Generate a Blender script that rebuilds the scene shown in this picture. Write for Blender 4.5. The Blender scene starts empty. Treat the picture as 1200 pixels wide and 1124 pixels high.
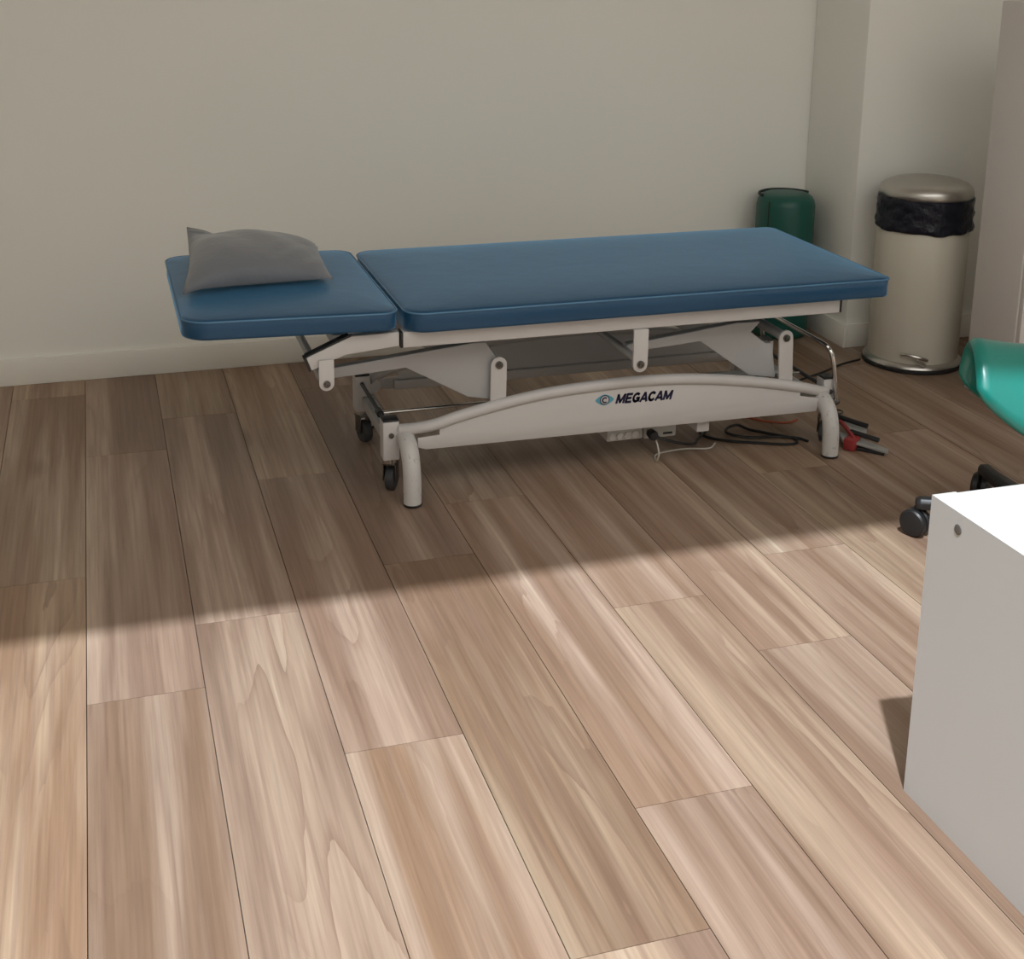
import bpy, bmesh, math, random
from mathutils import Vector, Matrix
random.seed(7)
S = bpy.context.scene
COL = S.collection
PI = math.pi

# ------------------------------------------------------------------ materials
def lin(c):
    c = c / 255.0
    return c / 12.92 if c <= 0.04045 else ((c + 0.055) / 1.055) ** 2.4
def rgb(r, g, b):
    return (lin(r), lin(g), lin(b), 1.0)

def mat(name, col, rough=0.5, metal=0.0, coat=0.0, spec=0.5, bump=None, vary=None, sheen=0.0):
    """principled material with a procedural colour variation and optional bump"""
    m = bpy.data.materials.new(name); m.use_nodes = True
    nt = m.node_tree; N = nt.nodes; L = nt.links
    b = N['Principled BSDF']
    b.inputs['Base Color'].default_value = col
    b.inputs['Roughness'].default_value = rough
    b.inputs['Metallic'].default_value = metal
    b.inputs['Specular IOR Level'].default_value = spec
    b.inputs['Coat Weight'].default_value = coat
    b.inputs['Sheen Weight'].default_value = sheen
    tc = N.new('ShaderNodeTexCoord')
    if vary:
        sc, amt = vary
        n = N.new('ShaderNodeTexNoise'); n.inputs['Scale'].default_value = sc; n.inputs['Detail'].default_value = 4
        L.new(tc.outputs['Object'], n.inputs['Vector'])
        mx = N.new('ShaderNodeMix'); mx.data_type = 'RGBA'
        mx.inputs['A'].default_value = tuple(c * (1 - amt) for c in col[:3]) + (1,)
        mx.inputs['B'].default_value = tuple(min(1, c * (1 + amt)) for c in col[:3]) + (1,)
        L.new(n.outputs['Fac'], mx.inputs['Factor']); L.new(mx.outputs['Result'], b.inputs['Base Color'])
    if bump:
        sc, st, dist = bump
        n2 = N.new('ShaderNodeTexNoise'); n2.inputs['Scale'].default_value = sc; n2.inputs['Detail'].default_value = 5
        L.new(tc.outputs['Object'], n2.inputs['Vector'])
        bp = N.new('ShaderNodeBump'); bp.inputs['Strength'].default_value = st; bp.inputs['Distance'].default_value = dist
        L.new(n2.outputs['Fac'], bp.inputs['Height']); L.new(bp.outputs['Normal'], b.inputs['Normal'])
    return m

M = {}
M['wall'] = mat('wall_paint', (0.885, 0.885, 0.84, 1), 0.85, vary=(1.3, 0.015), bump=(220, 0.06, 0.002))
M['ceiling'] = mat('ceiling_paint', (0.82, 0.82, 0.80, 1), 0.9, vary=(1, 0.01))
M['base'] = mat('baseboard_paint', (0.84, 0.825, 0.77, 1), 0.55, vary=(3, 0.015))
M['gap'] = mat('grout', (0.10, 0.07, 0.05, 1), 0.9, vary=(30, 0.1))
M['vinyl'] = mat('blue_vinyl', (0.013, 0.066, 0.145, 1), 0.32, spec=0.5, bump=(16, 0.10, 0.01), vary=(5, 0.05), sheen=1.0, metal=0.1)
vb = M['vinyl'].node_tree.nodes['Principled BSDF']; vb.inputs['Sheen Tint'].default_value = (0.22, 0.58, 1.0, 1); vb.inputs['Sheen Roughness'].default_value = 0.35
M['piping'] = mat('blue_piping', (0.07, 0.19, 0.33, 1), 0.4, vary=(8, 0.05))
M['white'] = mat('white_enamel', (0.56, 0.54, 0.53, 1), 0.38, spec=0.5, vary=(6, 0.02), bump=(60, 0.03, 0.002))
M['greyen'] = mat('grey_enamel', (0.42, 0.42, 0.425, 1), 0.4, vary=(6, 0.03))
M['black'] = mat('black_plastic', (0.012, 0.012, 0.013, 1), 0.45, vary=(20, 0.1))
M['rubber'] = mat('grey_rubber', (0.045, 0.047, 0.05, 1), 0.6, vary=(25, 0.15))
M['chrome'] = mat('chrome', (0.62, 0.60, 0.57, 1), 0.16, metal=1.0, vary=(20, 0.04))
M['steel'] = mat('steel_bolt', (0.16, 0.155, 0.15, 1), 0.3, metal=1.0, vary=(40, 0.1))
M['pillow'] = mat('grey_velour', (0.160, 0.170, 0.192, 1), 0.85, sheen=0.4, vary=(9, 0.12), bump=(13, 0.35, 0.012))
M['green'] = mat('green_vinyl', (0.004, 0.085, 0.066, 1), 0.42, vary=(7, 0.06), bump=(14, 0.08, 0.01))
M['seam'] = mat('dark_seam', (0.004, 0.02, 0.018, 1), 0.6, vary=(20, 0.1))
M['teal'] = mat('teal_vinyl', (0.0, 0.20, 0.165, 1), 0.28, spec=0.6, coat=0.25, vary=(5, 0.04), bump=(22, 0.06, 0.006))
M['binbody'] = mat('cream_enamel', (0.60, 0.565, 0.48, 1), 0.42, vary=(5, 0.02), bump=(18, 0.05, 0.004))
M['lid'] = mat('brushed_steel', (0.50, 0.48, 0.45, 1), 0.33, metal=1.0, vary=(30, 0.05), bump=(90, 0.05, 0.001))
M['liner'] = mat('black_liner', (0.006, 0.007, 0.016, 1), 0.36, spec=0.35, bump=(26, 0.9, 0.012), vary=(10, 0.2))
M['cab'] = mat('white_melamine', (0.56, 0.56, 0.55, 1), 0.45, vary=(3, 0.01))
M['cab2'] = mat('cupboard_white', (0.66, 0.62, 0.60, 1), 0.5, vary=(3, 0.015))
M['cap'] = mat('grey_cap', (0.13, 0.12, 0.11, 1), 0.5, vary=(40, 0.1))
M['boxw'] = mat('box_plastic', (0.50, 0.49, 0.47, 1), 0.5, vary=(12, 0.03))
M['socket'] = mat('socket_plastic', (0.62, 0.61, 0.59, 1), 0.4, vary=(30, 0.04))
M['wirew'] = mat('white_wire', (0.55, 0.52, 0.46, 1), 0.5, vary=(30, 0.05))
M['orange'] = mat('orange_wire', (0.42, 0.09, 0.035, 1), 0.5, vary=(30, 0.08))
M['red'] = mat('red_strap', (0.30, 0.03, 0.03, 1), 0.55, vary=(30, 0.12), bump=(160, 0.2, 0.002))
M['plate'] = mat('grey_plate', (0.36, 0.36, 0.35, 1), 0.42, metal=0.35, vary=(20, 0.06))
M['navy'] = mat('navy_ink', (0.010, 0.010, 0.05, 1), 0.5, vary=(60, 0.1))
M['sky'] = mat('teal_ink', (0.10, 0.36, 0.47, 1), 0.5, vary=(60, 0.1))
M['scuff'] = mat('scuffed_enamel', (0.56, 0.545, 0.53, 1), 0.42, vary=(6, 0.03))

def scuffs(m):
    nt = m.node_tree; N = nt.nodes; L = nt.links; b = N['Principled BSDF']
    tc = N.new('ShaderNodeTexCoord'); mp = N.new('ShaderNodeMapping'); mp.inputs['Scale'].default_value = (90, 90, 35)
    n = N.new('ShaderNodeTexNoise'); n.inputs['Scale'].default_value = 1; n.inputs['Detail'].default_value = 6; n.inputs['Roughness'].default_value = 0.7
    L.new(tc.outputs['Object'], mp.inputs['Vector']); L.new(mp.outputs['Vector'], n.inputs['Vector'])
    r = N.new('ShaderNodeValToRGB'); r.color_ramp.elements[0].position = 0.57; r.color_ramp.elements[1].position = 0.68
    L.new(n.outputs['Fac'], r.inputs['Fac'])
    mx = N.new('ShaderNodeMix'); mx.data_type = 'RGBA'
    mx.inputs['A'].default_value = (0.56, 0.545, 0.53, 1); mx.inputs['B'].default_value = (0.22, 0.20, 0.19, 1)
    L.new(r.outputs['Color'], mx.inputs['Factor']); L.new(mx.outputs['Result'], b.inputs['Base Color'])
scuffs(M['scuff'])

def floor_material():
    m = bpy.data.materials.new('oak_planks'); m.use_nodes = True
    nt = m.node_tree; N = nt.nodes; L = nt.links; b = N['Principled BSDF']
    b.inputs['Roughness'].default_value = 0.42; b.inputs['Specular IOR Level'].default_value = 0.4
    def node(t, **k):
        n = N.new(t)
        for a, v in k.items(): setattr(n, a, v)
        return n
    tc = node('ShaderNodeTexCoord')
    at = node('ShaderNodeAttribute', attribute_name='plank')
    sp = node('ShaderNodeVectorMath', operation='SCALE'); sp.inputs['Scale'].default_value = 37.0
    L.new(at.outputs['Color'], sp.inputs[0])
    add = node('ShaderNodeVectorMath', operation='ADD')
    L.new(tc.outputs['Object'], add.inputs[0]); L.new(sp.outputs['Vector'], add.inputs[1])
    sx = node('ShaderNodeSeparateColor'); L.new(at.outputs['Color'], sx.inputs['Color'])
    def mapping(s):
        q = node('ShaderNodeMapping'); q.inputs['Scale'].default_value = s
        L.new(add.outputs['Vector'], q.inputs['Vector']); return q
    def noise(s, detail=3, rough=0.5, dist=0.0):
        q = mapping(s); n = node('ShaderNodeTexNoise'); n.inputs['Scale'].default_value = 1
        n.inputs['Detail'].default_value = detail; n.inputs['Roughness'].default_value = rough; n.inputs['Distortion'].default_value = dist
        L.new(q.outputs['Vector'], n.inputs['Vector']); return n.outputs['Fac']
    def ramp(f, p0, p1, c0=(0, 0, 0, 1), c1=(1, 1, 1, 1)):
        r = node('ShaderNodeValToRGB'); e = r.color_ramp.elements
        e[0].position = p0; e[1].position = p1; e[0].color = c0; e[1].color = c1
        L.new(f, r.inputs['Fac']); return r.outputs['Color']
    def mix(f, a, bb, blend='MIX'):
        q = node('ShaderNodeMix', data_type='RGBA', blend_type=blend)
        for s, v in (('Factor', f), ('A', a), ('B', bb)):
            if isinstance(v, (tuple, float)): q.inputs[s].default_value = v
            else: L.new(v, q.inputs[s])
        return q.outputs['Result']
    def mth(op, a, bb=None):
        q = node('ShaderNodeMath', operation=op)
        for i, v in enumerate((a, bb)):
            if v is None: continue
            if isinstance(v, float): q.inputs[i].default_value = v
            else: L.new(v, q.inputs[i])
        return q.outputs[0]
    # cathedral growth rings: contour lines of a soft field stretched along the board
    field = noise((4.2, 0.5, 1), 2, 0.45, 0.30)
    wob = noise((26, 3.2, 1), 3, 0.55)
    rings = mth('ADD', mth('MULTIPLY', field, 13.0), mth('MULTIPLY', wob, 0.7))
    saw = mth('FRACT', rings)
    ringline = mth('ADD', mth('MULTIPLY', ramp(saw, 0.30, 1.0), 0.55), mth('MULTIPLY', ramp(saw, 0.80, 1.0), 0.45))
    ringamt = ramp(noise((4.0, 0.9, 1), 2), 0.42, 0.66)
    # long streaks of sapwood and heartwood
    streak = noise((11, 0.42, 1), 4, 0.55, 0.25)
    blot = noise((3.2, 1.1, 1), 3, 0.5, 0.6)
    fine = noise((120, 2.6, 1), 4, 0.65)
    pore = noise((75, 1.6, 1), 2, 0.5)
    pale = mix(sx.outputs[0], (0.385, 0.280, 0.188, 1), (0.365, 0.268, 0.206, 1))
    warm = mix(sx.outputs[1], (0.245, 0.153, 0.095, 1), (0.215, 0.143, 0.104, 1))
    c = mix(ramp(streak, 0.43, 0.58), warm, pale)
    c = mix(mth('MULTIPLY', ramp(streak, 0.62, 0.74), 0.65), c, (0.60, 0.50, 0.38, 1))
    c = mix(mth('MULTIPLY', ramp(blot, 0.52, 0.74), 0.5), c, (0.30, 0.195, 0.14, 1))
    c = mix(mth('MULTIPLY', mth('MULTIPLY', ringline, ringamt), 0.62), c, (0.19, 0.115, 0.078, 1))
    c = mix(mth('MULTIPLY', ramp(pore, 0.54, 0.66), 0.42), c, (0.24, 0.155, 0.115, 1))
    c = mix(0.42, c, ramp(fine, 0.32, 0.68, (0.58, 0.55, 0.53, 1), (1.28, 1.28, 1.28, 1)), 'MULTIPLY')
    # brightness of the single board
    tone = mth('ADD', mth('MULTIPLY', sx.outputs[2], 0.30), 0.87)
    tn = node('ShaderNodeCombineColor')
    for k in range(3): L.new(tone, tn.inputs[k])
    c = mix(1.0, c, tn.outputs['Color'], 'MULTIPLY')
    # knots
    vmap = mapping((3.2, 1.25, 1)); vo = node('ShaderNodeTexVoronoi'); vo.inputs['Scale'].default_value = 1
    L.new(vmap.outputs['Vector'], vo.inputs['Vector'])
    kn = ramp(mth('ADD', vo.outputs['Distance'], mth('MULTIPLY', wob, 0.10)), 0.07, 0.17, (1, 1, 1, 1), (0, 0, 0, 1))
    c = mix(mth('MULTIPLY', kn, 0.55), c, (0.15, 0.085, 0.055, 1))
    L.new(c, b.inputs['Base Color'])
    bp = node('ShaderNodeBump'); bp.inputs['Strength'].default_value = 0.08; bp.inputs['Distance'].default_value = 0.002
    L.new(fine, bp.inputs['Height']); L.new(bp.outputs['Normal'], b.inputs['Normal'])
    return m
M['oak'] = floor_material()

# ------------------------------------------------------------------ mesh helpers
def merge(bm, tmp):
    me = bpy.data.meshes.new('tmp'); tmp.to_mesh(me); tmp.free()
    bm.from_mesh(me); bpy.data.meshes.remove(me)

def box(bm, x0, x1, y0, y1, z0, z1, bev=0.0, seg=2, rot=None):
    t = bmesh.new()
    bmesh.ops.create_cube(t, size=1)
    for v in t.verts:
        v.co = Vector(((x0 + x1) / 2 + v.co.x * (x1 - x0), (y0 + y1) / 2 + v.co.y * (y1 - y0), (z0 + z1) / 2 + v.co.z * (z1 - z0)))
    if bev: bmesh.ops.bevel(t, geom=t.edges[:], offset=bev, segments=seg, profile=0.5, affect='EDGES')
    if rot: bmesh.ops.transform(t, matrix=rot, verts=t.verts[:])
    merge(bm, t)

def prism_xz(bm, pts, y0, y1, bev=0.0):
    t = bmesh.new()
    a = [t.verts.new((p[0], y0, p[1])) for p in pts]
    f = t.faces.new(a)
    r = bmesh.ops.extrude_face_region(t, geom=[f])
    bmesh.ops.translate(t, vec=(0, y1 - y0, 0), verts=[v for v in r['geom'] if isinstance(v, bmesh.types.BMVert)])
    bmesh.ops.recalc_face_normals(t, faces=t.faces[:])
    if bev: bmesh.ops.bevel(t, geom=t.edges[:], offset=bev, segments=2, profile=0.5, affect='EDGES')
    merge(bm, t)

def catmull(pts, n=8):
    P = [Vector(p) for p in pts]; out = []
    for i in range(len(P) - 1):
        p0 = P[i - 1] if i else P[0] * 2 - P[1]
        p1, p2 = P[i], P[i + 1]
        p3 = P[i + 2] if i + 2 < len(P) else P[-1] * 2 - P[-2]
        for k in range(n):
            t = k / n
            out.append(0.5 * ((2 * p1) + (p2 - p0) * t + (2 * p0 - 5 * p1 + 4 * p2 - p3) * t * t + (3 * p1 - p0 - 3 * p2 + p3) * t ** 3))
    out.append(P[-1]); return out

def tube(bm, pts, r, n=12, smooth=0, closed=False, sides_rot=0.0):
    P = catmull(pts, smooth) if smooth else [Vector(p) for p in pts]
    t = bmesh.new(); rings = []
    up = None; m = len(P)
    for i, p in enumerate(P):
        if closed: d = P[(i + 1) % m] - P[i - 1]
        else: d = P[min(i + 1, m - 1)] - P[max(i - 1, 0)]
        d.normalize()
        if up is None:
            up = Vector((0, 0, 1)) if abs(d.z) < 0.9 else Vector((1, 0, 0))
        s = d.cross(up)
        if s.length < 1e-6: s = d.orthogonal()
        s.normalize(); up = s.cross(d).normalized()
        rings.append([t.verts.new(p + (s * math.cos(2 * PI * k / n + sides_rot) + up * math.sin(2 * PI * k / n + sides_rot)) * r) for k in range(n)])
    for i in range(m if closed else m - 1):
        a, b = rings[i], rings[(i + 1) % m]
        for k in range(n): t.faces.new((a[k], a[(k + 1) % n], b[(k + 1) % n], b[k]))
    if not closed:
        t.faces.new(rings[0][::-1]); t.faces.new(rings[-1])
    bmesh.ops.recalc_face_normals(t, faces=t.faces[:])
    merge(bm, t)

def lathe(bm, c, prof, n=48, axis='z', fn=None):
    """prof: list of (radius, height) from bottom to top"""
    t = bmesh.new(); rings = []
    for (r, h) in prof:
        ring = []
        for k in range(n):
            a = 2 * PI * k / n
            rr = r if fn is None else fn(r, h, a)
            p = (rr * math.cos(a), rr * math.sin(a), h)
            if axis == 'y': p = (p[0], p[2], p[1])
            if axis == 'x': p = (p[2], p[0], p[1])
            ring.append(t.verts.new((c[0] + p[0], c[1] + p[1], c[2] + p[2])))
        rings.append(ring)
    for a, b in zip(rings, rings[1:]):
        for k in range(n): t.faces.new((a[k], a[(k + 1) % n], b[(k + 1) % n], b[k]))
    t.faces.new(rings[0][::-1]); t.faces.new(rings[-1])
    bmesh.ops.recalc_face_normals(t, faces=t.faces[:])
    merge(bm, t)

def rrect(x0, x1, y0, y1, rl, rr, n=10):
    """rounded rectangle loop, radius rl on the left side and rr on the right one"""
    pts = []
    for (cx, cy, r, a0) in ((x1 - rr, y1 - rr, rr, 0), (x0 + rl, y1 - rl, rl, 90), (x0 + rl, y0 + rl, rl, 180), (x1 - rr, y0 + rr, rr, 270)):
        for k in range(n + 1):
            a = math.radians(a0 + 90 * k / n)
            pts.append((cx + r * math.cos(a), cy + r * math.sin(a)))
    return pts

def offs(o):
    v = Vector((0, 0, 0))
    while o is not None:
        v += o.location; o = o.parent
    return v

def obj(name, bm, m, parent=None, loc=None, angle=35):
    """mesh coordinates are world ones; the object gets loc (or its parent's base) as origin"""
    base = offs(parent)
    o_loc = Vector(loc) - base if loc is not None else Vector((0, 0, 0))
    bmesh.ops.translate(bm, vec=-(base + o_loc), verts=bm.verts[:])
    me = bpy.data.meshes.new(name); bm.to_mesh(me); bm.free()
    me.materials.append(M[m] if isinstance(m, str) else m)
    me.shade_smooth()
    me.set_sharp_from_angle(angle=math.radians(angle))
    o = bpy.data.objects.new(name, me); COL.objects.link(o)
    o.location = o_loc
    if parent is not None: o.parent = parent
    return o

def tag(o, label, cat, group=None):
    o['label'] = label; o['category'] = cat
    if group: o['group'] = group
    return o
def thing(name, label, cat, loc, group=None):
    o = bpy.data.objects.new(name, None); COL.objects.link(o); o.location = loc; o.empty_display_size = 0.1
    return tag(o, label, cat, group)
def struct(name, bm, m, parent=None):
    o = obj(name, bm, m, parent)
    if parent is None: o['kind'] = 'structure'
    return o
def NB(): return bmesh.new()
def copy_tree(o, parent, loc):
    c = o.copy(); COL.objects.link(c)
    if parent is not None: c.parent = parent
    c.location = loc
    for ch in o.children:
        copy_tree(ch, c, ch.location.copy())
    return c

# ------------------------------------------------------------------ the room
YB, YJ, XJ = 4.34, 3.987, 2.526          # back wall, stepped-forward wall, its corner
XL, XR, YF, ZC = -2.1, 3.35, -0.8, 2.6
# floor of individual boards, each board a face with its own random colour value, thin grooves between
bm = NB()
W0, PX0, PL = 0.2199, 0.1339, 1.28
ends = {-2: 2.9, -1: 3.64, 0: 2.61, 1: 2.07, 2: 2.77, 3: 1.78, 4: 2.43, 5: 2.18, 6: 2.57, 7: 3.02}
lay = bm.loops.layers.float_color.new('plank')
g = 0.0009
for k in range(-11, 15):
    x0 = max(PX0 + k * W0, XL); x1 = min(x0 + W0 if PX0 + k * W0 >= XL else PX0 + (k + 1) * W0, XR)
    if x1 - x0 < 0.01: continue
    e = ends.get(k, random.uniform(1.5, 2.8))
    ys = sorted([YF] + [e + j * PL for j in range(-4, 4) if YF + 0.02 < e + j * PL < YB - 0.02] + [YB])
    for y0, y1 in zip(ys, ys[1:]):
        col = (random.random(), random.random(), random.random(), 1)
        a, b_, c, d = x0 + g, x1 - g, y0 + g * 0.8, y1 - g * 0.8
        top = [bm.verts.new(p) for p in ((a, c, 0), (b_, c, 0), (b_, d, 0), (a, d, 0))]
        low = [bm.verts.new((v.co.x, v.co.y, -0.008)) for v in top]
        fs = [bm.faces.new(top)]
        for i in range(4): fs.append(bm.faces.new((top[i], low[i], low[(i + 1) % 4], top[(i + 1) % 4])))
        for f in fs:
            for l in f.loops: l[lay] = col
bmesh.ops.recalc_face_normals(bm, faces=bm.faces[:])
for f in bm.faces:
    if abs(f.normal.z) > 0.9 and f.normal.z < 0: f.normal_flip()
fl = struct('floor', bm, 'oak')
fl.data.materials.append(M['gap'])
b2 = bmesh.new(); b2.from_mesh(fl.data)
box(b2, XL, XR, YF, YB, -0.06, -0.006)
b2.faces.ensure_lookup_table()
for f in b2.faces[-6:]: f.material_index = 1
b2.to_mesh(fl.data); b2.free()

bm = NB(); box(bm, XL - 0.1, XJ + 0.1, YB, YB + 0.12, -0.06, ZC); struct('wall_back', bm, 'wall')
bm = NB(); box(bm, XJ, XR + 0.1, YJ, YB - 0.0005, -0.06, ZC, 0.006, 2); struct('wall_corner', bm, 'wall')
bm = NB(); box(bm, XR, XR + 0.1, YF - 0.2, YJ - 0.0005, -0.06, ZC); struct('wall_right', bm, 'wall')
bm = NB(); box(bm, XL - 0.1, XL, YF - 0.2, YB - 0.0005, -0.06, ZC); struct('wall_left', bm, 'wall')
# ceiling; its unseen roof-light opening is added to place the sunlight's edge
KX0, KX1, KY0, KY1 = -0.9, 3.1, -0.8, 1.452
bm = NB()
box(bm, XL - 0.1, KX0, YF - 0.2, YB + 0.1, ZC, ZC + 0.1); box(bm, KX1, XR + 0.1, YF - 0.2, YB + 0.1, ZC, ZC + 0.1)
box(bm, KX0, KX1, YF - 0.2, KY0, ZC, ZC + 0.1); box(bm, KX0, KX1, KY1, YB + 0.1, ZC, ZC + 0.1)
struct('ceiling', bm, 'ceiling')
bm = NB(); t = 0.04
for x in (KX0, KX1 - t): box(bm, x, x + t, KY0, KY1, ZC + 0.02, ZC + 0.08, 0.004)
for y in (KY0, KY1 - t): box(bm, KX0 + t, KX1 - t, y, y + t, ZC + 0.02, ZC + 0.08, 0.004)
struct('added_rooflight_1', bm, 'cab')  # frame of the added roof-light, out of view
bm = NB(); box(bm, XL - 0.1, XR + 0.1, YF - 0.3, YF - 0.2, -0.06, ZC); struct('wall_front', bm, 'wall')

def skirting(name, segs):
    bm = NB()
    for (x0, x1, y0, y1) in segs: box(bm, x0, x1, y0, y1, 0.0, 0.088, 0.003)
    return struct(name, bm, 'base')
skirting('baseboard_back', [(XL, XJ - 0.012, YB - 0.014, YB)])
skirting('baseboard_corner', [(XJ - 0.012, XJ, YJ - 0.0125, YB - 0.0005)])
skirting('baseboard_side', [(XJ, XR, YJ - 0.0125, YJ)])

# ------------------------------------------------------------------ examination table
YM = 3.372                                  # centre line of the table
def mir(y): return 2 * YM - y
T = thing('examination_table', 'blue padded height-adjustable treatment table on a white steel frame with castors', 'treatment table', (1.2, YM, 0))

def cushion(name, x0, x1, y0, y1, z0, z1, rl, rr, tilt=0.0):
    def tl(p):
        return Vector((p[0], p[1], p[2] + (x1 - p[0]) * tilt))
    bm = NB(); loops = []
    prof = [(0.012, 0.0), (0.002, 0.003), (0.0, 0.009), (0.0008, 0.5), (0.0, 0.86), (0.004, 0.94), (0.012, 0.985), (0.03, 1.04), (0.06, 1.10), (0.10, 1.15), (0.15, 1.185), (0.22, 1.20)]
    h = z1 - z0
    for i, (ins, f) in enumerate(prof):
        z = z0 + (f if i < 3 and i > 0 else f * h) if i in (1, 2) else z0 + f * h
        L = rrect(x0 + ins, x1 - ins, y0 + ins, y1 - ins, *[r_ - ins * 0.2 if ins < 0.02 else min(r_ + ins * 0.55, (x1 - x0) / 2 - ins - 0.004, (y1 - y0) / 2 - ins - 0.004) for r_ in (rl, rr)])
        loops.append([bm.verts.new(tl((p[0], p[1], z))) for p in L])
    n = len(loops[0])
    for a, b in zip(loops, loops[1:]):
        for k in range(n): bm.faces.new((a[k], a[(k + 1) % n], b[(k + 1) % n], b[k]))
    bm.faces.new(loops[0][::-1]); bm.faces.new(loops[-1])
    bmesh.ops.recalc_face_normals(bm, faces=bm.faces[:])
    o = obj(name, bm, 'vinyl', T, angle=60)
    bm = NB()
    tube(bm, [tl((p[0], p[1], z0 + 0.89 * h)) for p in rrect(x0 - 0.0005, x1 + 0.0005, y0 - 0.0005, y1 + 0.0005, rl, rr)], 0.0026, 8, closed=True)
    obj('piping', bm, 'piping', o)
    return o
cushion('mattress', 0.694, 2.052, 3.024, 3.712, 0.4735, 0.531, 0.055, 0.028)
cushion('head_cushion', 0.160, 0.676, 3.028, 3.712, 0.4835, 0.536, 0.062, 0.045, 0.024)

def bolt(parent, x, y, z, r=0.009):
    s = -1 if y < YM else 1
    bm = NB()
    lathe(bm, (x, y, z), [(r, 0), (r, s * 0.004), (r * 0.62, s * 0.0042), (r * 0.55, s * 0.009), (r * 0.3, s * 0.0092), (r * 0.28, s * 0.006)], 14, 'y')
    obj('bolt', bm, 'steel', parent)

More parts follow.
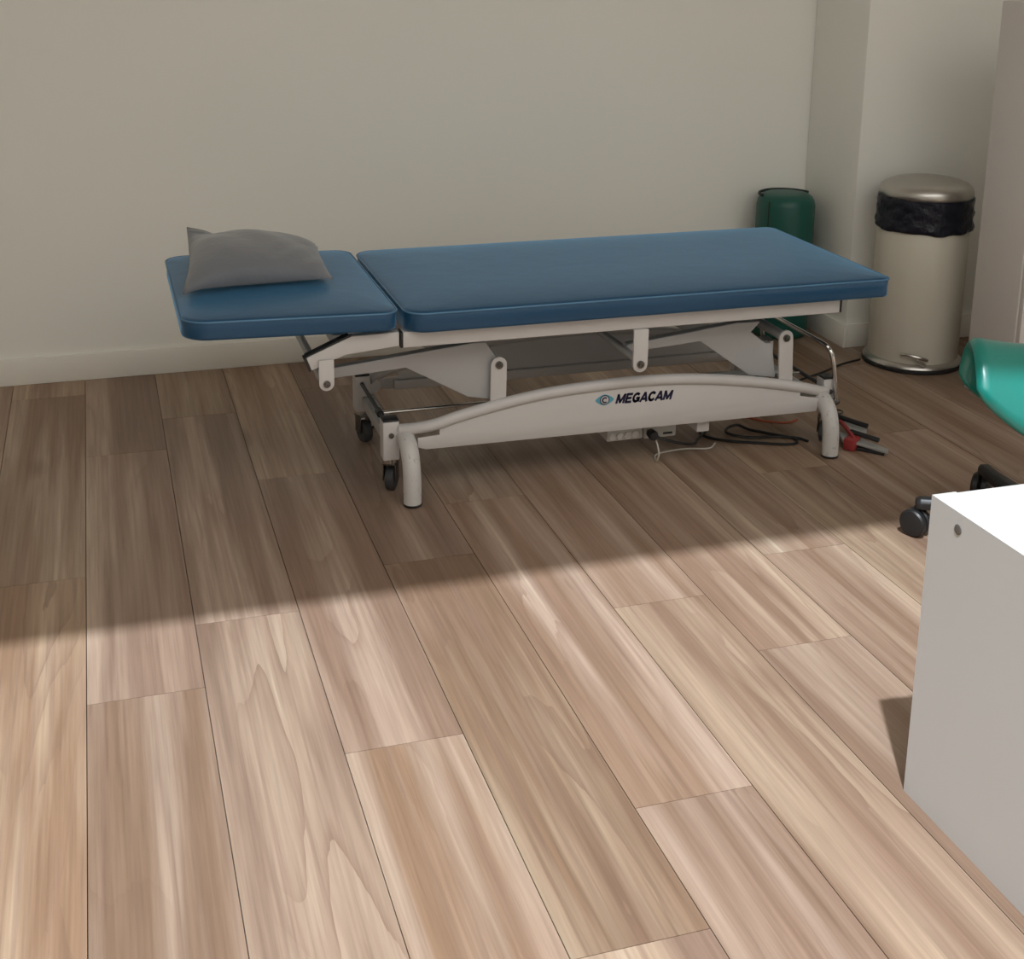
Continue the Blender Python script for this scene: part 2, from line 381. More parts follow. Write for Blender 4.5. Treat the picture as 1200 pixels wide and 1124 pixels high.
for side in (0, 1):
    F = (lambda y: y) if side == 0 else mir
    def yy(a, b): return (min(F(a), F(b)), max(F(a), F(b)))
    # side rail carrying the mattress
    y0, y1 = yy(3.056, 3.092)
    bm = NB(); box(bm, 0.690, 1.914, y0, y1, 0.432, 0.4730, 0.0025); rail = obj('side_rail', bm, 'white', T)
    for xa in (0.6835, 1.914):
        bm = NB(); box(bm, xa, xa + 0.0065, y0, y1, 0.432, 0.4727, 0.002); obj('end_cap', bm, 'black', rail)
    # head section bar bent down to its pivot
    y0, y1 = yy(3.060, 3.088)
    bm = NB(); prism_xz(bm, [(0.681, 0.4725), (0.562, 0.471), (0.451, 0.425), (0.463, 0.392), (0.484, 0.400), (0.516, 0.414), (0.547, 0.425), (0.681, 0.437)], y0, y1, 0.0015)
    hb = obj('head_bar', bm, 'white', T)
    bm = NB(); prism_xz(bm, [(0.4503, 0.4262), (0.4440, 0.4235), (0.4570, 0.3890), (0.4625, 0.3915)], y0, y1); obj('end_cap', bm, 'black', hb)
    bm = NB(); prism_xz(bm, [(0.560, 0.4706), (0.4502, 0.4257), (0.4490, 0.4285), (0.556, 0.4745)], y0 + 0.001, y1 - 0.001); obj('edge_strip', bm, 'black', hb)
    y0, y1 = yy(3.052, 3.0595)
    def plate_down(x, w, zt, zb):
        pts = [(x - w, zt)]
        for k in range(11):
            a = PI + PI * k / 10; pts.append((x + w * math.cos(a), zb + w + w * math.sin(a)))
        pts.append((x + w, zt)); return pts
    bm = NB(); prism_xz(bm, plate_down(0.498, 0.0185, 0.418, 0.339), y0, y1, 0.001); pl = obj('pivot_plate', bm, 'white', T)
    bolt(pl, 0.498, F(3.052), 0.357)
    bm = NB(); prism_xz(bm, plate_down(1.325, 0.0205, 0.4319, 0.314), *yy(3.050, 3.0585), 0.001); pl = obj('pivot_plate', bm, 'white', T)
    bolt(pl, 1.325, F(3.050), 0.336, 0.0105)
    # lifting arms
    ya, yb = yy(3.150, 3.178)
    A1 = [(0.486, 0.352), (0.490, 0.336), (0.533, 0.337), (0.719, 0.348), (0.883, 0.254), (0.955, 0.240), (0.975, 0.325), (0.962, 0.352), (0.930, 0.399), (0.905, 0.401), (0.534, 0.364)]
    A2 = [(1.316, 0.340), (1.332, 0.334), (1.395, 0.342), (1.544, 0.352), (1.606, 0.307), (1.699, 0.240), (1.782, 0.226), (1.765, 0.328), (1.744, 0.330), (1.697, 0.366), (1.724, 0.394), (1.653, 0.396), (1.394, 0.367), (1.330, 0.360)]
    for A in (A1, A2):
        bm = NB(); prism_xz(bm, A, ya, yb, 0.0015); obj('lift_arm', bm, 'greyen', T)
    # base beam: sheet under an arched tube
    y0, y1 = yy(3.124, 3.130)
    arch = [(0.705, 0.176), (0.74, 0.183), (0.79, 0.194), (0.86, 0.212), (0.994, 0.2375), (1.11, 0.252), (1.232, 0.2585), (1.355, 0.2605), (1.481, 0.2555), (1.610, 0.2415), (1.742, 0.220), (1.851, 0.1975), (1.921, 0.174), (1.952, 0.164)]
    sheet = [(0.742, 0.137), (0.765, 0.130), (1.905, 0.122), (1.915, 0.160), (1.850, 0.172), (1.850, 0.198), (1.742, 0.222), (1.610, 0.243), (1.481, 0.257), (1.355, 0.262), (1.232, 0.260), (1.11, 0.2535), (0.994, 0.239), (0.86, 0.213), (0.800, 0.196), (0.800, 0.166), (0.742, 0.163)]
    bm = NB(); prism_xz(bm, sheet, y0, y1, 0.001); beam = obj('base_beam', bm, 'white', T)
    bm = NB(); tube(bm, [(x, F(3.129 + 0.034 * min(1, max(0, (abs(x - 1.3285) - 0.52) / 0.1)) ** 2), z) for x, z in arch], 0.0155, 14, smooth=5); obj('arched_tube', bm, 'white', beam)
    bm = NB(); box(bm, 0.785, 1.88, *yy(3.1305, 3.147), 0.1305, 0.142 if side == 0 else 0.158, 0.002); obj('lower_flange', bm, 'white', beam)
    if side == 0:
        # maker's lettering and emblem on the front sheet
        def stroke(b3, pts, t):
            for (p, q) in zip(pts, pts[1:]):
                P, Q = Vector((p[0], p[1])), Vector((q[0], q[1])); d = (Q - P).normalized(); nrm = Vector((-d.y, d.x)) * t / 2; e = d * t * 0.3
                vs = [b3.verts.new((v.x, 0, v.y)) for v in (P - e - nrm, Q + e - nrm, Q + e + nrm, P - e + nrm)]
                f = b3.faces.new(vs)
        def arcp(cx_, cz_, rx, rz, a0, a1, n=12):
            return [(cx_ + rx * math.cos(math.radians(a0 + (a1 - a0) * k / n)), cz_ + rz * math.sin(math.radians(a0 + (a1 - a0) * k / n))) for k in range(n + 1)]
        G = {'M': (1.15, [[(0.13, 0.08), (0.13, 0.92)], [(0.16, 0.9), (0.57, 0.14)], [(0.57, 0.14), (0.98, 0.9)], [(1.02, 0.08), (1.02, 0.92)]]),
             'E': (0.86, [[(0.13, 0.08), (0.13, 0.92)], [(0.13, 0.91), (0.74, 0.91)], [(0.13, 0.5), (0.68, 0.5)], [(0.13, 0.09), (0.76, 0.09)]]),
             'G': (0.98, [arcp(0.50, 0.5, 0.38, 0.41, 50, 330), [(0.84, 0.12), (0.84, 0.44)], [(0.55, 0.44), (0.86, 0.44)]]),
             'A': (0.98, [[(0.10, 0.06), (0.47, 0.92)], [(0.53, 0.92), (0.90, 0.06)], [(0.26, 0.30), (0.74, 0.30)]]),
             'C': (0.94, [arcp(0.50, 0.5, 0.38, 0.41, 45, 315)])}
        b3 = bmesh.new(); pen = 0.0
        for chx in 'MEGACAM':
            adv, sts = G[chx]
            for st in sts: stroke(b3, [(pen + p[0], p[1]) for p in st], 0.27)
            pen += adv + 0.06
        for v in b3.verts:
            u = v.co.x / pen
            v.co = Vector((1.2875 + u * 0.165 + v.co.z * 0.0068, 3.1233, 0.2045 + v.co.z * 0.0265 - 0.003 * u))
        for f in list(b3.faces): 
            if f.normal.y > 0: f.normal_flip()
        r_ = bmesh.ops.extrude_face_region(b3, geom=b3.faces[:])
        bmesh.ops.translate(b3, vec=(0, 0.0009, 0), verts=[v for v in r_['geom'] if isinstance(v, bmesh.types.BMVert)])
        bmesh.ops.recalc_face_normals(b3, faces=b3.faces[:])
        o = obj('lettering', b3, 'navy', beam); o['label'] = 'dark navy italic capital lettering'
        bm = NB(); ex, ez = 1.2565, 0.2185
        pts = []
        for k in range(24):
            a = 2 * PI * k / 24; c_, s_ = math.cos(a), math.sin(a)
            pts.append((ex + 0.0265 * c_, ez + 0.0155 * s_ * (1 - 0.45 * abs(c_) ** 1.5)))
        prism_xz(bm, pts, 3.1232, 3.1245); em = obj('emblem', bm, 'sky', beam); em['label'] = 'small teal lens-shaped emblem'
        bm = NB(); lathe(bm, (ex, 3.1234, ez), [(0.0138, 0.0), (0.0138, -0.0008)], 28, 'y'); obj('emblem_disc', bm, 'navy', em)
        bm = NB(); lathe(bm, (ex, 3.1226, ez), [(0.0113, 0.0), (0.0113, -0.0005)], 28, 'y'); obj('emblem_disc', bm, 'white', em)
        bm = NB()
        arc = [(ex + 0.0064 * math.cos(math.radians(a)), 3.1219, ez + 0.0068 * math.sin(math.radians(a))) for a in range(45, 316, 15)]
        tube(bm, arc, 0.0022, 6); obj('emblem_letter', bm, 'navy', em)
    # lugs holding the arm pivots
    for (xt, zt, xb) in ((0.962, 0.340, 0.960), (1.799, 0.346, 1.806)):
        pts = []
        for k in range(11):
            a = PI * k / 10; pts.append((xt + 0.0215 * math.cos(a), zt + 0.0215 * math.sin(a)))
        pts += [(xb - 0.0215, 0.205), (xb + 0.0215, 0.205)]
        bm = NB(); prism_xz(bm, pts, *yy(3.1325, 3.1405), 0.001); lg = obj('pivot_lug', bm, 'white', T)
        bolt(lg, xt, F(3.1325), zt, 0.0105)
    # feet: tube leaving the post, bending down to the floor
    for xf in (0.716, 1.930):
        path = [(xf, F(3.170), 0.157), (xf, F(3.150), 0.156), (xf, F(3.122), 0.147), (xf, F(3.098), 0.124), (xf, F(3.084), 0.092), (xf, F(3.079), 0.055), (xf, F(3.078), 0.006)]
        bm = NB(); tube(bm, path, 0.0235, 18, smooth=6); leg = obj('leg', bm, 'scuff', T)
        bm = NB(); lathe(bm, (xf, F(3.078), 0), [(0.0225, 0.0), (0.0245, 0.002), (0.0245, 0.007)], 20); obj('foot_tip', bm, 'black', leg)
    # corner posts with castors
    for xp in (0.680, 1.968):
        yp = F(3.182)
        bm = NB(); box(bm, xp - 0.0215, xp + 0.0215, yp - 0.0215, yp + 0.0215, 0.094, 0.2, 0.003); post = obj('corner_post', bm, 'white', T)
        bm = NB(); box(bm, xp - 0.0212, xp + 0.0212, yp - 0.0212, yp + 0.0212, 0.2, 0.2055, 0.002); obj('post_cap', bm, 'black', post)
        bolt(post, xp, yp - 0.0215 if side == 0 else yp + 0.0215, 0.163, 0.007)
        bm = NB()
        lathe(bm, (xp, yp, 0), [(0.018, 0.083), (0.0185, 0.086), (0.0185, 0.0938)], 20)
        obj('castor_collar', bm, 'chrome', post)
        ang = math.radians(62 if xp < 1 else 50) * (1 if side == 0 else -1.15)
        Rz = Matrix.Translation((xp, yp, 0)) @ Matrix.Rotation(ang, 4, 'Z')
        def local(b5):
            bmesh.ops.transform(b5, matrix=Rz, verts=b5.verts[:]); return b5
        bm = NB()
        for s in (-1, 1): box(bm, -0.008, 0.024, s * 0.0165 - 0.0015, s * 0.0165 + 0.0015, 0.030, 0.080, 0.001)
        box(bm, -0.015, 0.024, -0.018, 0.018, 0.077, 0.0835, 0.001)
        obj('castor_fork', local(bm), 'steel', post)
        bm = NB()
        lathe(bm, (0.014, 0, 0.0325), [(0.012, -0.0125), (0.026, -0.0125), (0.031, -0.010), (0.0325, -0.004), (0.0325, 0.004), (0.031, 0.010), (0.026, 0.0125), (0.012, 0.0125)], 28, 'y')
        obj('castor_wheel', local(bm), 'rubber', post)
# members running across the table
for x in (0.745, 1.02, 1.62, 1.875):
    bm = NB(); box(bm, x - 0.018, x + 0.018, 3.0922, mir(3.0922), 0.440, 0.4725, 0.002); obj('cross_rail', bm, 'greyen', T)
bm = NB(); box(bm, 0.52, 0.55, 3.0885, mir(3.0885), 0.441, 0.469, 0.002); obj('cross_rail', bm, 'greyen', T)
for (x, z) in ((0.962, 0.340), (1.799, 0.346)):
    bm = NB(); tube(bm, [(x, 3.141, z), (x, mir(3.141), z)], 0.0145, 16); obj('pivot_tube', bm, 'greyen', T)
for (x, z) in ((0.498, 0.350), (1.325, 0.342)):
    bm = NB(); tube(bm, [(x, 3.06, z), (x, mir(3.06), z)], 0.011, 14); obj('pivot_tube', bm, 'greyen', T)
for x in (0.688, 1.96):
    bm = NB(); box(bm, x - 0.01, x + 0.025 if x < 1 else x + 0.01, 3.2038, mir(3.2038), 0.108, 0.140, 0.002); obj('base_crossbar', bm, 'greyen', T)
    bm = NB(); tube(bm, [(x - 0.01, 3.2038, 0.178), (x - 0.01, mir(3.2038), 0.178)], 0.006, 6); obj('brake_shaft', bm, 'rubber', T)
bm = NB(); tube(bm, [(0.676, 3.30, 0.176), (1.952, 3.30, 0.176)], 0.0048, 10); obj('brake_rod', bm, 'chrome', T)
bm = NB(); lathe(bm, (0.678, 3.285, 0.178), [(0.010, 0), (0.010, 0.03)], 14, 'y'); obj('rod_clamp', bm, 'black', T)
# bent chrome bar at the foot end
bm = NB()
xb = 1.975
path = [(xb + 0.008, 3.150, 0.128), (xb + 0.002, 3.153, 0.20), (xb - 0.010, 3.157, 0.268), (xb - 0.016, 3.170, 0.290), (xb - 0.022, 3.200, 0.300),
        (xb - 0.022, 3.37, 0.300), (xb - 0.022, mir(3.200), 0.300), (xb - 0.016, mir(3.170), 0.290), (xb - 0.010, mir(3.157), 0.268), (xb + 0.002, mir(3.153), 0.20), (xb + 0.008, mir(3.150), 0.128)]
tube(bm, path, 0.0068, 12, smooth=5); pb = obj('foot_bar', bm, 'chrome', T)
bm = NB(); tube(bm, [(xb - 0.006, 3.146, 0.132), (xb + 0.014, 3.156, 0.134)], 0.011, 12); obj('bar_clamp', bm, 'steel', pb)
# control boxes
bm = NB(); box(bm, 1.50, 1.955, YM - 0.022, YM + 0.022, 0.152, 0.17, 0.003); obj('base_spine', bm, 'greyen', T)
bm = NB(); box(bm, 1.545, 1.583, 3.147, 3.260, 0.087, 0.150, 0.002); obj('support_stub', bm, 'white', T)
bm = NB(); box(bm, 1.292, 1.398, 3.185, 3.330, 0.070, 0.136, 0.004); cb = obj('control_box', bm, 'boxw', T)
bm = NB(); lathe(bm, (1.308, 3.185, 0.0845), [(0.0105, 0.0), (0.0105, -0.004), (0.0085, -0.0045), (0.0075, -0.001)], 18, 'y')
s0 = obj('socket', bm, 'socket', cb, loc=(1.308, 3.185, 0.0845))
for k in range(1, 4):
    copy_tree(s0, cb, s0.location + Vector((0.0225 * k, 0, 0)))
bm = NB(); box(bm, 1.405, 1.503, 3.190, 3.320, 0.064, 0.136, 0.006); tb = obj('transformer_box', bm, 'boxw', T)
bm = NB(); box(bm, 1.462, 1.490, 3.1893, 3.1903, 0.074, 0.080); obj('rating_label', bm, 'black', tb)

# ------------------------------------------------------------------ pillow on the head section
def make_pillow():
    bm = NB(); nx, ny = 36, 44
    fl_, fr_, bl_, br_ = Vector((0.175, 3.205, 0.566)), Vector((0.556, 3.262, 0.566)), Vector((0.222, 3.690, 0.630)), Vector((0.580, 3.660, 0.560))
    grid = {}
    for s in (1, -1):
        for i in range(nx + 1):
            for j in range(ny + 1):
                u = -1 + 2 * i / nx; v = -1 + 2 * j / ny
                if s == -1 and (i in (0, nx) or j in (0, ny)):
                    grid[(s, i, j)] = grid[(1, i, j)]; continue
                uu = u * (1 - 0.055 * (1 - v * v)); vv = v * (1 - 0.05 * (1 - u * u))
                a = (uu + 1) / 2; b = (vv + 1) / 2
                p = fl_ * (1 - a) * (1 - b) + fr_ * a * (1 - b) + bl_ * (1 - a) * b + br_ * a * b
                q = max(0.0, (1 - u * u) * (1 - v * v))
                t = q ** 0.37
                wr = 0.0035 * math.sin(7 * u + 4 * v) * (1 - abs(v)) + 0.010 * math.sin(15 * u - 10 * v + 1) * max(0, u) * max(0, -v) + 0.006 * math.sin(8 * u + 13 * v) * max(0, -u) * max(0, v)
                seam = 0.018 * (1 - t)
                z0 = 0.5490 + 0.024 * (0.676 - p.x)
                if s == 1: z = z0 + seam + (0.094 - 0.016 * u) * t + wr * t
                else: z = z0 + seam
                corner = (abs(u) * abs(v)) ** (1.7 if u < 0 and v > 0 else 3.2)
                if v > 0: corner = max(corner, v ** 5 * min(1.0, max(0.0, (0.45 - u) / 1.2)))
                z = z * (1 - corner) + p.z * corner
                bp = Vector((p.x, p.y, z))
                if s == 1: bp.y -= 0.02 * t * (1 - b)
                grid[(s, i, j)] = bm.verts.new(bp)
    for s in (1, -1):
        for i in range(nx):
            for j in range(ny):
                q = [grid[(s, i, j)], grid[(s, i + 1, j)], grid[(s, i + 1, j + 1)], grid[(s, i, j + 1)]]
                bm.faces.new(q if s == 1 else q[::-1])
    bmesh.ops.recalc_face_normals(bm, faces=bm.faces[:])
    return tag(obj('pillow', bm, 'pillow', None, loc=(0.39, 3.47, 0.548), angle=180), 'small plain grey cushion lying on the head section of the blue table', 'pillow')
make_pillow()

# ------------------------------------------------------------------ green bolster standing against the back wall
G = thing('bolster_cushion', 'dark green vinyl bolster standing upright against the wall behind the table', 'bolster', (2.365, 4.20, 0))
gc = (2.378, 4.208); gr = 0.105
bm = NB()
lathe(bm, (gc[0], gc[1], 0), [(gr - 0.02, 0), (gr - 0.004, 0.006), (gr, 0.02), (gr + 0.001, 0.28), (gr, 0.490), (gr - 0.004, 0.508), (gr - 0.012, 0.521), (gr - 0.026, 0.530), (gr - 0.05, 0.534), (0.02, 0.536)], 48)
gb = obj('cover', bm, 'green', G, angle=60)
bm = NB(); a0 = math.radians(207)
tube(bm, [(gc[0] + (gr + 0.0006) * math.cos(a0), gc[1] + (gr + 0.0006) * math.sin(a0), z) for z in (0.012, 0.28, 0.512)], 0.0024, 6); obj('zip_seam', bm, 'seam', G)
bm = NB()
tube(bm, [(gc[0] + (gr - 0.008) * math.cos(2 * PI * k / 40), gc[1] + (gr - 0.008) * math.sin(2 * PI * k / 40), 0.527) for k in range(1, 21)], 0.0055, 8); obj('carry_strap', bm, 'seam', G)

# ------------------------------------------------------------------ pedal bin
BX, BY = 2.672, 3.786
B = thing('pedal_bin', 'cream pedal bin with a black bag folded over under its steel lid', 'waste bin', (BX, BY, 0))
bm = NB(); lathe(bm, (BX, BY, 0), [(0.150, 0.026), (0.1520, 0.034), (0.1525, 0.30), (0.1525, 0.492), (0.149, 0.497)], 64); obj('body', bm, 'binbody', B)
bm = NB(); lathe(bm, (BX, BY, 0), [(0.166, 0.0), (0.169, 0.003), (0.169, 0.010), (0.166, 0.0125)], 64); obj('rubber_base', bm, 'black', B)
bm = NB(); lathe(bm, (BX, BY, 0), [(0.1655, 0.0127), (0.1675, 0.0165), (0.1655, 0.022), (0.158, 0.029), (0.153, 0.032)], 64); obj('base_ring', bm, 'lid', B)
def crinkle(r, h, a):
    return r + 0.0020 * math.sin(9 * a + 130 * h) + 0.0016 * math.sin(14 * a - 170 * h + 1) + 0.0008 * math.sin(31 * a + 260 * h)
bm = NB(); lathe(bm, (BX, BY, 0), [(0.1545, 0.486), (0.1580, 0.480), (0.1612, 0.484), (0.1618, 0.492), (0.1608, 0.50), (0.1585, 0.512), (0.1580, 0.525), (0.1588, 0.54), (0.1575, 0.553), (0.1580, 0.565), (0.1572, 0.577), (0.1578, 0.587), (0.1560, 0.592)], 128, fn=crinkle)
# uneven lower hem of the bag
for v in bm.verts:
    if v.co.z < 0.486:
        a = math.atan2(v.co.y - BY, v.co.x - BX); v.co.z += 0.002 * math.sin(5 * a + 1) + 0.0015 * math.sin(11 * a)
obj('bin_bag', bm, 'liner', B, angle=70)
bm = NB(); lathe(bm, (BX, BY, 0), [(0.150, 0.588), (0.1545, 0.592), (0.1550, 0.602), (0.1545, 0.610), (0.150, 0.622), (0.138, 0.633), (0.112, 0.643), (0.075, 0.650), (0.035, 0.654), (0.01, 0.655)], 64); obj('lid', bm, 'lid', B, angle=60)
pa = math.radians(239)
pd = Vector((math.cos(pa), math.sin(pa), 0)); ps = Vector((-math.sin(pa), math.cos(pa), 0)); pc = Vector((BX, BY, 0))
bm = NB()
tube(bm, [pc + pd * 0.150 - ps * 0.044 + Vector((0, 0, 0.064)), pc + pd * 0.166 - ps * 0.030 + Vector((0, 0, 0.068)), pc + pd * 0.174 + ps * 0.01 + Vector((0, 0, 0.064)), pc + pd * 0.160 + ps * 0.040 + Vector((0, 0, 0.052))], 0.0055, 8, smooth=4)
tube(bm, [pc + pd * 0.168 + ps * 0.004 + Vector((0, 0, 0.062)), pc + pd * 0.172 + ps * 0.012 + Vector((0, 0, 0.048)), pc + pd * 0.165 + ps * 0.036 + Vector((0, 0, 0.034))], 0.005, 8, smooth=4)
obj('pedal', bm, 'lid', B)

# ------------------------------------------------------------------ white cupboard right of the bin
K = thing('storage_cupboard', 'plain white cupboard standing at the right just in front of the bin', 'cupboard', (2.9, 3.37, 0))
bm = NB(); box(bm, 2.672, 3.15, 3.268, 3.488, 0.0, 1.25, 0.004, 3); kc = obj('carcass', bm, 'cab2', K)
for (a, b) in ((2.676, 2.909), (2.912, 3.146)):
    bm = NB(); box(bm, a, b, 3.2495, 3.2675, 0.05, 1.246, 0.002); d = obj('door', bm, 'cab2', K)
    hx = b - 0.025 if a < 2.8 else a + 0.025
    bm = NB(); tube(bm, [(hx, 3.2493, 0.62), (hx, 3.228, 0.62), (hx, 3.228, 0.74), (hx, 3.2493, 0.74)], 0.004, 8); obj('handle', bm, 'chrome', d)

# ------------------------------------------------------------------ teal saddle stool
SX, SY = 2.112, 2.437
ST = thing('saddle_stool', 'glossy teal saddle-seat stool on a black star base with castors', 'stool', (SX, SY, 0))
def make_saddle():
    bm = NB(); nu, nv = 28, 40; th = 0.030
    X0, X1 = 1.925, 2.40; yc = 2.505
    def P(u, v, off):
        # u 0..1 along, v -1 (near flap) .. 1 (far flap)
        lim = 0.60 + 0.40 * min(1, (u / 0.42)) ** 0.62 if u < 0.42 else 1.0
        if u > 0.7: lim = 1.0 - 0.35 * ((u - 0.7) / 0.3) ** 2
        if v > 0: lim = min(1.0, lim + 0.13)
        w = v * lim
        a = abs(w)
        half = (0.145 if w < 0 else 0.110)
        drop = (0.205 if w < 0 else 0.190)
        ang = a * 1.32
        yv = half * math.sin(ang) * (1 if w > 0 else -1)
        zv = -drop * (1 - math.cos(ang)) / (1 - math.cos(1.32))
        ny, nz = math.sin(ang) * (1 if w > 0 else -1) * 0.9, math.cos(ang) * 0.9 + 0.1
        top = 0.522 - 0.030 * math.sin(PI * min(1, u * 1.05)) ** 1.2 - 0.01 * u
        rim = 0.010 * math.exp(-(u / 0.10) ** 2)
        x = X0 + (X1 - X0) * u + 0.40 * yv
        return Vector((x, yc + yv + ny * (off + rim * (off > -0.01)), top + zv + nz * (off + rim * 0)))
    rows = []
    for i in range(nu + 1):
        u = i / nu; ring = []
        e = min(1.0, math.sqrt(max(0.02, 1 - (1 - min(1, min(u, 1 - u) / 0.045)) ** 2)))
        for j in range(nv + 1):
            v = -1 + 2 * j / nv
            e2 = min(1.0, math.sqrt(max(0.05, 1 - (1 - min(1, (1 - abs(v)) / 0.08)) ** 2)))
            ring.append(bm.verts.new(P(u, v, -th * (1 - e * e2) * 0.5)))
        for j in range(nv, -1, -1):
            v = -1 + 2 * j / nv
            e2 = min(1.0, math.sqrt(max(0.05, 1 - (1 - min(1, (1 - abs(v)) / 0.08)) ** 2)))
            ring.append(bm.verts.new(P(u, v, -th + th * (1 - e * e2) * 0.5)))
        rows.append(ring)
    n = len(rows[0])
    for a, b in zip(rows, rows[1:]):
        for k in range(n): bm.faces.new((a[k], a[(k + 1) % n], b[(k + 1) % n], b[k]))
    for ring in (rows[0], rows[-1]):
        h = n // 2
        for k in range(h - 1):
            bm.faces.new((ring[k], ring[k + 1], ring[n - 2 - k], ring[n - 1 - k]))
    bmesh.ops.recalc_face_normals(bm, faces=bm.faces[:])
    return obj('saddle_seat', bm, 'teal', ST, angle=80)
make_saddle()
bm = NB(); lathe(bm, (SX, SY, 0), [(0.05, 0.060), (0.052, 0.075), (0.048, 0.115), (0.030, 0.13), (0.027, 0.30), (0.027, 0.302), (0.015, 0.303), (0.015, 0.425), (0.045, 0.430), (0.045, 0.438)], 32); obj('gas_column', bm, 'black', ST)
a1 = math.atan2(2.572 - SY, 1.862 - SX)
for k in range(5):
    a = a1 - k * 2 * PI / 5; d = Vector((math.cos(a), math.sin(a), 0)); s = Vector((-d.y, d.x, 0)); c0 = Vector((SX, SY, 0))
    bm = NB()
    R = Matrix.Translation(c0) @ Matrix.Rotation(a, 4, 'Z')
    t = bmesh.new(); secs = []
    for (r, hw, z0, z1) in ((0.045, 0.026, 0.070, 0.112), (0.13, 0.021, 0.074, 0.108), (0.215, 0.018, 0.074, 0.101), (0.272, 0.017, 0.073, 0.099), (0.282, 0.012, 0.076, 0.094)):
        q = []
        for (yv, zv) in ((-1, 0), (-1, .6), (-.6, 1), (.6, 1), (1, .6), (1, 0)):
            q.append(t.verts.new(R @ Vector((r, yv * hw, z0 + zv * (z1 - z0)))))
        secs.append(q)
    for A, Bq in zip(secs, secs[1:]):
        for i in range(6): t.faces.new((A[i], A[(i + 1) % 6], Bq[(i + 1) % 6], Bq[i]))
    t.faces.new(secs[0]); t.faces.new(secs[-1]); bmesh.ops.recalc_face_normals(t, faces=t.faces[:])
    bmesh.ops.bevel(t, geom=t.edges[:], offset=0.002, segments=2, profile=0.5, affect='EDGES'); merge(bm, t)
    arm = obj('star_arm', bm, 'black', ST)
    # twin-wheel castor under the arm end
    w = c0 + d * 0.278 + Vector((0, 0, 0.0345)); ca = a + 0.9
    ax = Vector((math.cos(ca), math.sin(ca), 0))
    bm = NB()
    for sg in (-1, 1):
        t = bmesh.new(); b4 = bmesh.new()
        lathe(b4, (0, 0, 0), [(0.008, 0.003), (0.031, 0.003), (0.0345, 0.006), (0.0345, 0.017), (0.031, 0.0215), (0.022, 0.0235), (0.006, 0.024)], 28)
        Rm = Matrix.Translation(w) @ (ax * sg).to_track_quat('Z', 'Y').to_matrix().to_4x4()
        bmesh.ops.transform(b4, matrix=Rm, verts=b4.verts[:]); merge(bm, b4); t.free()
    tube(bm, [w - ax * 0.004, w + ax * 0.004], 0.010, 12)
    tube(bm, [w + Vector((0, 0, 0.012)), w + Vector((0, 0, 0.041))], 0.007, 12)
    obj('castor', bm, 'black', arm)

# ------------------------------------------------------------------ white drawer unit in the foreground
D = thing('drawer_unit', 'white low drawer unit in the right foreground with a round cap on its side', 'drawer unit', (1.5, 1.45, 0))
dx0, dx1, dy0, dy1, dz = 1.258, 1.70, 1.20, 1.694, 0.55
bm = NB(); box(bm, dx0, dx0 + 0.045, dy0, dy1, 0.0, dz); sp = obj('side_panel', bm, 'cab', D)
bm = NB(); lathe(bm, (dx0, 1.620, 0.522), [(0.0085, 0.0), (0.0085, -0.0012), (0.006, -0.0018)], 20, 'x'); obj('cover_cap', bm, 'cap', sp)
bm = NB(); box(bm, dx1 - 0.045, dx1, dy0, dy1, 0.0, dz); obj('side_panel', bm, 'cab', D)
bm = NB(); box(bm, dx0 + 0.04505, dx1 - 0.04505, dy0, dy1 - 0.004, dz - 0.02, dz); obj('top_panel', bm, 'cab', D)
bm = NB(); box(bm, dx0 + 0.0452, dx1 - 0.0452, dy1 - 0.012, dy1 - 0.006, 0.02, dz - 0.0205); obj('back_panel', bm, 'cab', D)
for k in range(3):
    z0 = 0.03 + k * 0.166
    bm = NB(); box(bm, dx0 + 0.047, dx1 - 0.047, dy0 + 0.001, dy0 + 0.019, z0, z0 + 0.162, 0.001); dr = obj('drawer', bm, 'cab', D)
    bm = NB(); tube(bm, [(1.43, dy0 + 0.0008, z0 + 0.11), (1.43, dy0 - 0.02, z0 + 0.11), (1.53, dy0 - 0.02, z0 + 0.11), (1.53, dy0 + 0.0008, z0 + 0.11)], 0.004, 8); obj('handle', bm, 'chrome', dr)

# ------------------------------------------------------------------ cables
def cable(name, pts, r, m, label, smooth=8):
    bm = NB(); tube(bm, pts, r, 8, smooth=smooth)
    return tag(obj(name, bm, m, None, loc=(pts[0][0], pts[0][1], 0)), label, 'cable')
r = 0.0042
c1 = cable('power_cable', [(1.425, 3.150, 0.086), (1.445, 3.143, 0.078), (1.50, 3.150, 0.058), (1.56, 3.19, 0.035), (1.60, 3.25, 0.022), (1.68, 3.35, 0.008), (1.70, 3.40, r), (1.665, 3.385, r), (1.65, 3.31, r), (1.70, 3.255, r), (1.78, 3.215, r), (1.850, 3.185, r), (1.888, 3.188, r), (1.892, 3.225, r), (1.85, 3.27, r), (1.80, 3.315, r * 1.6), (1.775, 3.345, r * 3), (1.735, 3.330, r * 3), (1.715, 3.290, r * 3), (1.76, 3.245, r * 3), (1.84, 3.235, r * 2.5), (1.905, 3.222, r), (1.925, 3.19, r)],
      r, 'black', 'black power cable plugged into the white control box, coiled on the floor under the table')
bm = NB(); lathe(bm, (1.416, 3.150, 0.089), [(0.007, 0.033), (0.013, 0.022), (0.0145, 0.0), (0.012, -0.006)], 14, 'y'); obj('plug', bm, 'black', c1)
cable('signal_wire', [(1.428, 3.168, 0.078), (1.430, 3.150, 0.056), (1.433, 3.148, 0.030), (1.436, 3.17, 0.0045), (1.46, 3.22, 0.003), (1.55, 3.235, 0.003), (1.62, 3.22, 0.003), (1.655, 3.25, 0.003)], 0.0026, 'wirew', 'thin white wire dangling from the control box to the floor')
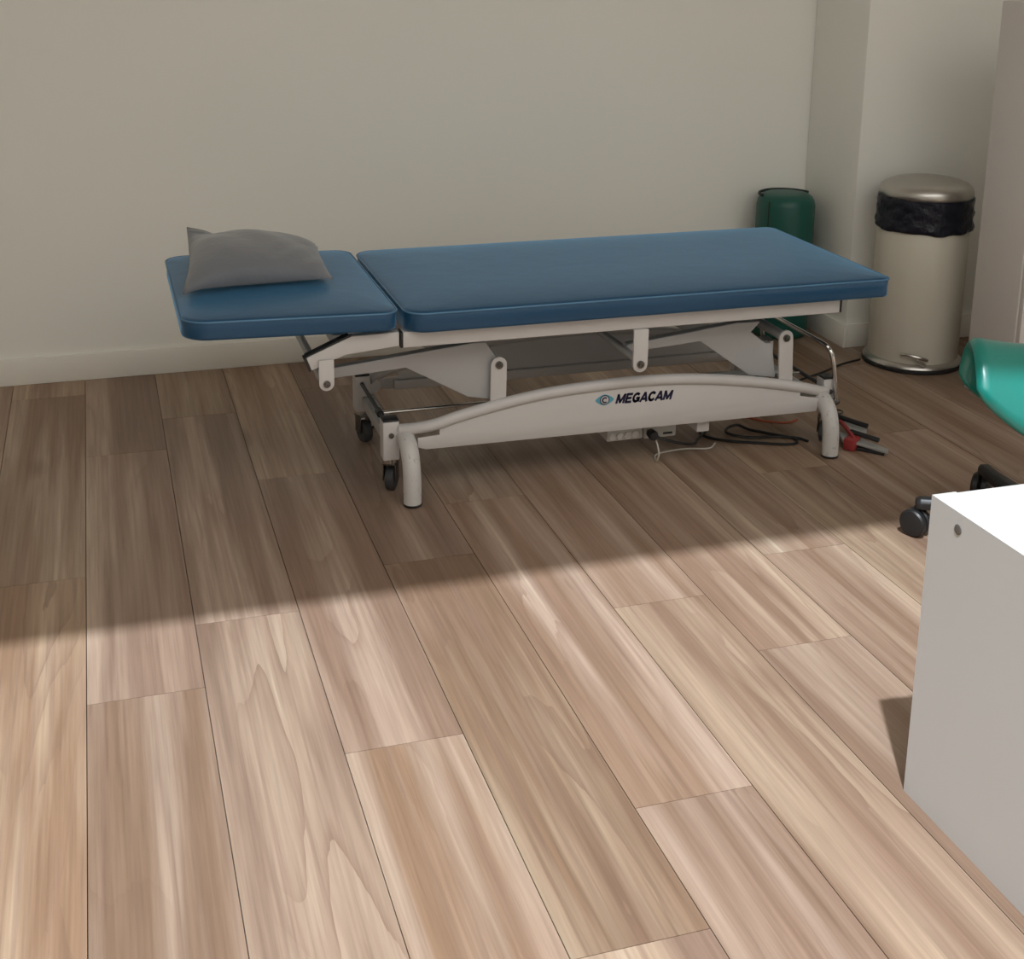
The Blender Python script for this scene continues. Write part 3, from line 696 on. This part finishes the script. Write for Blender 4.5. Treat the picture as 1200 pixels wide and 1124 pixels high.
cable('signal_wire', [(1.80, 3.46, 0.0035), (1.835, 3.43, 0.0035), (1.872, 3.385, 0.0035), (1.915, 3.355, 0.0035), (1.95, 3.345, 0.0035), (1.985, 3.36, 0.0035)], 0.0032, 'orange', 'orange-red wire on the floor near the right end of the table')
cable('power_cable', [(2.497, 3.835, 0.004), (2.40, 3.80, 0.004), (2.30, 3.745, 0.004), (2.20, 3.70, 0.004), (2.10, 3.655, 0.004), (2.02, 3.63, 0.004), (1.95, 3.625, 0.004), (1.88, 3.66, 0.004)], 0.0036, 'black', 'black cable running from the table across the floor to the bin')

# ------------------------------------------------------------------ strapped tool by the right foot
TO = thing('strapped_tool', 'flat grey wedge plates bound with a red strap beside the right table foot', 'tool', (2.06, 3.18, 0))
def slab(pts, z0, z1, name, m, lift=None):
    bm = NB(); lo = []; hi = []
    for i, (x, y) in enumerate(pts):
        dz_ = lift[i] if lift else 0
        lo.append(bm.verts.new((x, y, z0 + dz_))); hi.append(bm.verts.new((x, y, z1 + dz_)))
    n = len(pts)
    bm.faces.new(lo[::-1]); bm.faces.new(hi)
    for i in range(n): bm.faces.new((lo[i], lo[(i + 1) % n], hi[(i + 1) % n], hi[i]))
    bmesh.ops.recalc_face_normals(bm, faces=bm.faces[:])
    bmesh.ops.bevel(bm, geom=bm.edges[:], offset=0.001, segments=2, profile=0.5, affect='EDGES')
    return obj(name, bm, m, TO)
slab([(2.019, 3.184), (2.051, 3.140), (2.100, 3.045), (2.088, 3.028), (2.024, 3.092), (1.994, 3.118)], 0.018, 0.026, 'plate', 'plate', (0.002, 0, -0.010, -0.010, 0, 0.002))
slab([(2.060, 3.252), (2.100, 3.238), (2.122, 3.194), (2.100, 3.160), (2.056, 3.166)], 0.020, 0.028, 'plate', 'plate', (0.002, 0, -0.004, -0.004, 0.002))
slab([(2.004, 3.128), (2.024, 3.098), (2.082, 3.036), (2.088, 3.050), (2.040, 3.135)], 0.0, 0.0105, 'base_block', 'black')
bm = NB()
tube(bm, [(2.018, 3.095, 0.010), (2.020, 3.100, 0.032), (2.026, 3.125, 0.038), (2.036, 3.170, 0.042), (2.046, 3.215, 0.042), (2.050, 3.235, 0.036)], 0.0065, 8, smooth=5)
box(bm, -0.017, 0.017, -0.026, 0.026, 0.001, 0.036, 0.004, rot=Matrix.Translation((2.022, 3.112, 0)) @ Matrix.Rotation(math.radians(-52), 4, 'Z'))
obj('strap', bm, 'red', TO)
for (p, q) in (((2.055, 3.262, 0.044), (2.112, 3.176, 0.036)), ((2.032, 3.140, 0.042), (2.084, 3.072, 0.034))):
    bm = NB(); P, Q = Vector(p), Vector(q)
    tube(bm, [P, P.lerp(Q, .04), P.lerp(Q, .5), P.lerp(Q, .96), Q], 0.0075, 10); obj('grip', bm, 'black', TO)
bm = NB(); tube(bm, [(2.090 + 0.018 * math.cos(a / 12 * 2 * PI), 3.310 + 0.018 * math.sin(a / 12 * 2 * PI), 0.036) for a in range(12)], 0.0022, 6, closed=True)
tube(bm, [(2.078, 3.297, 0.036), (2.060, 3.262, 0.044)], 0.0022, 6)
obj('hanging_loop', bm, 'black', TO)

# ------------------------------------------------------------------ light
SUN_E, SKY_E = 4.8, 2.3
sun = bpy.data.lights.new('sun', 'SUN'); sun.energy = SUN_E; sun.angle = math.radians(1.2); sun.color = (0.84, 0.915, 1.0)
so = bpy.data.objects.new('sun', sun); COL.objects.link(so)
el = math.radians(63.0); az = math.radians(24.0)
dirv = Vector((math.sin(az) * math.cos(el), math.cos(az) * math.cos(el), -math.sin(el)))
so.rotation_euler = dirv.to_track_quat('-Z', 'Y').to_euler(); so.location = (0, -6, 5)
w = bpy.data.worlds.new('world'); S.world = w; w.use_nodes = True
bg = w.node_tree.nodes['Background']; bg.inputs['Color'].default_value = (1.0, 0.98, 0.94, 1); bg.inputs['Strength'].default_value = SKY_E
def portal(sx, sy_, loc, rot):
    pl = bpy.data.lights.new('rooflight_portal', 'AREA'); pl.shape = 'RECTANGLE'; pl.size = sx; pl.size_y = sy_; pl.cycles.is_portal = True
    po = bpy.data.objects.new('rooflight_portal', pl); COL.objects.link(po); po.location = loc; po.rotation_euler = rot
portal(KX1 - KX0, KY1 - KY0, ((KX0 + KX1) / 2, (KY0 + KY1) / 2, ZC + 0.09), (0, 0, 0))  # sky sampling portal over the added roof opening

# ------------------------------------------------------------------ camera
f_px, cx, cy, yaw, pitch, roll = 1549.363, 599.63, 320.0, 0.307041, 0.248809, -0.012034
sy, cyw, sp_, cp = math.sin(yaw), math.cos(yaw), math.sin(pitch), math.cos(pitch)
fw = Vector((sy * cp, cyw * cp, -sp_)); ri = Vector((cyw, -sy, 0)); dn = fw.cross(ri)
r2 = ri * math.cos(roll) + dn * math.sin(roll); d2 = dn * math.cos(roll) - ri * math.sin(roll)
cam = bpy.data.cameras.new('camera'); co = bpy.data.objects.new('camera', cam); COL.objects.link(co)
co.matrix_world = Matrix(((r2.x, -d2.x, -fw.x, 0), (r2.y, -d2.y, -fw.y, 0), (r2.z, -d2.z, -fw.z, 1.42), (0, 0, 0, 1)))
cam.sensor_fit = 'HORIZONTAL'; cam.sensor_width = 36; cam.lens = f_px / 1200 * 36
cam.shift_x = (600 - cx) / 1200; cam.shift_y = -(562 - cy) / 1200
cam.clip_start = 0.02
S.camera = co
S.view_settings.view_transform = 'Standard'; S.view_settings.look = 'None'
S.view_settings.exposure = 0.0; S.view_settings.gamma = 1.0; S.view_settings.use_curve_mapping = False
S.cycles.use_denoising = True
S.cycles.max_bounces = 10; S.cycles.diffuse_bounces = 6
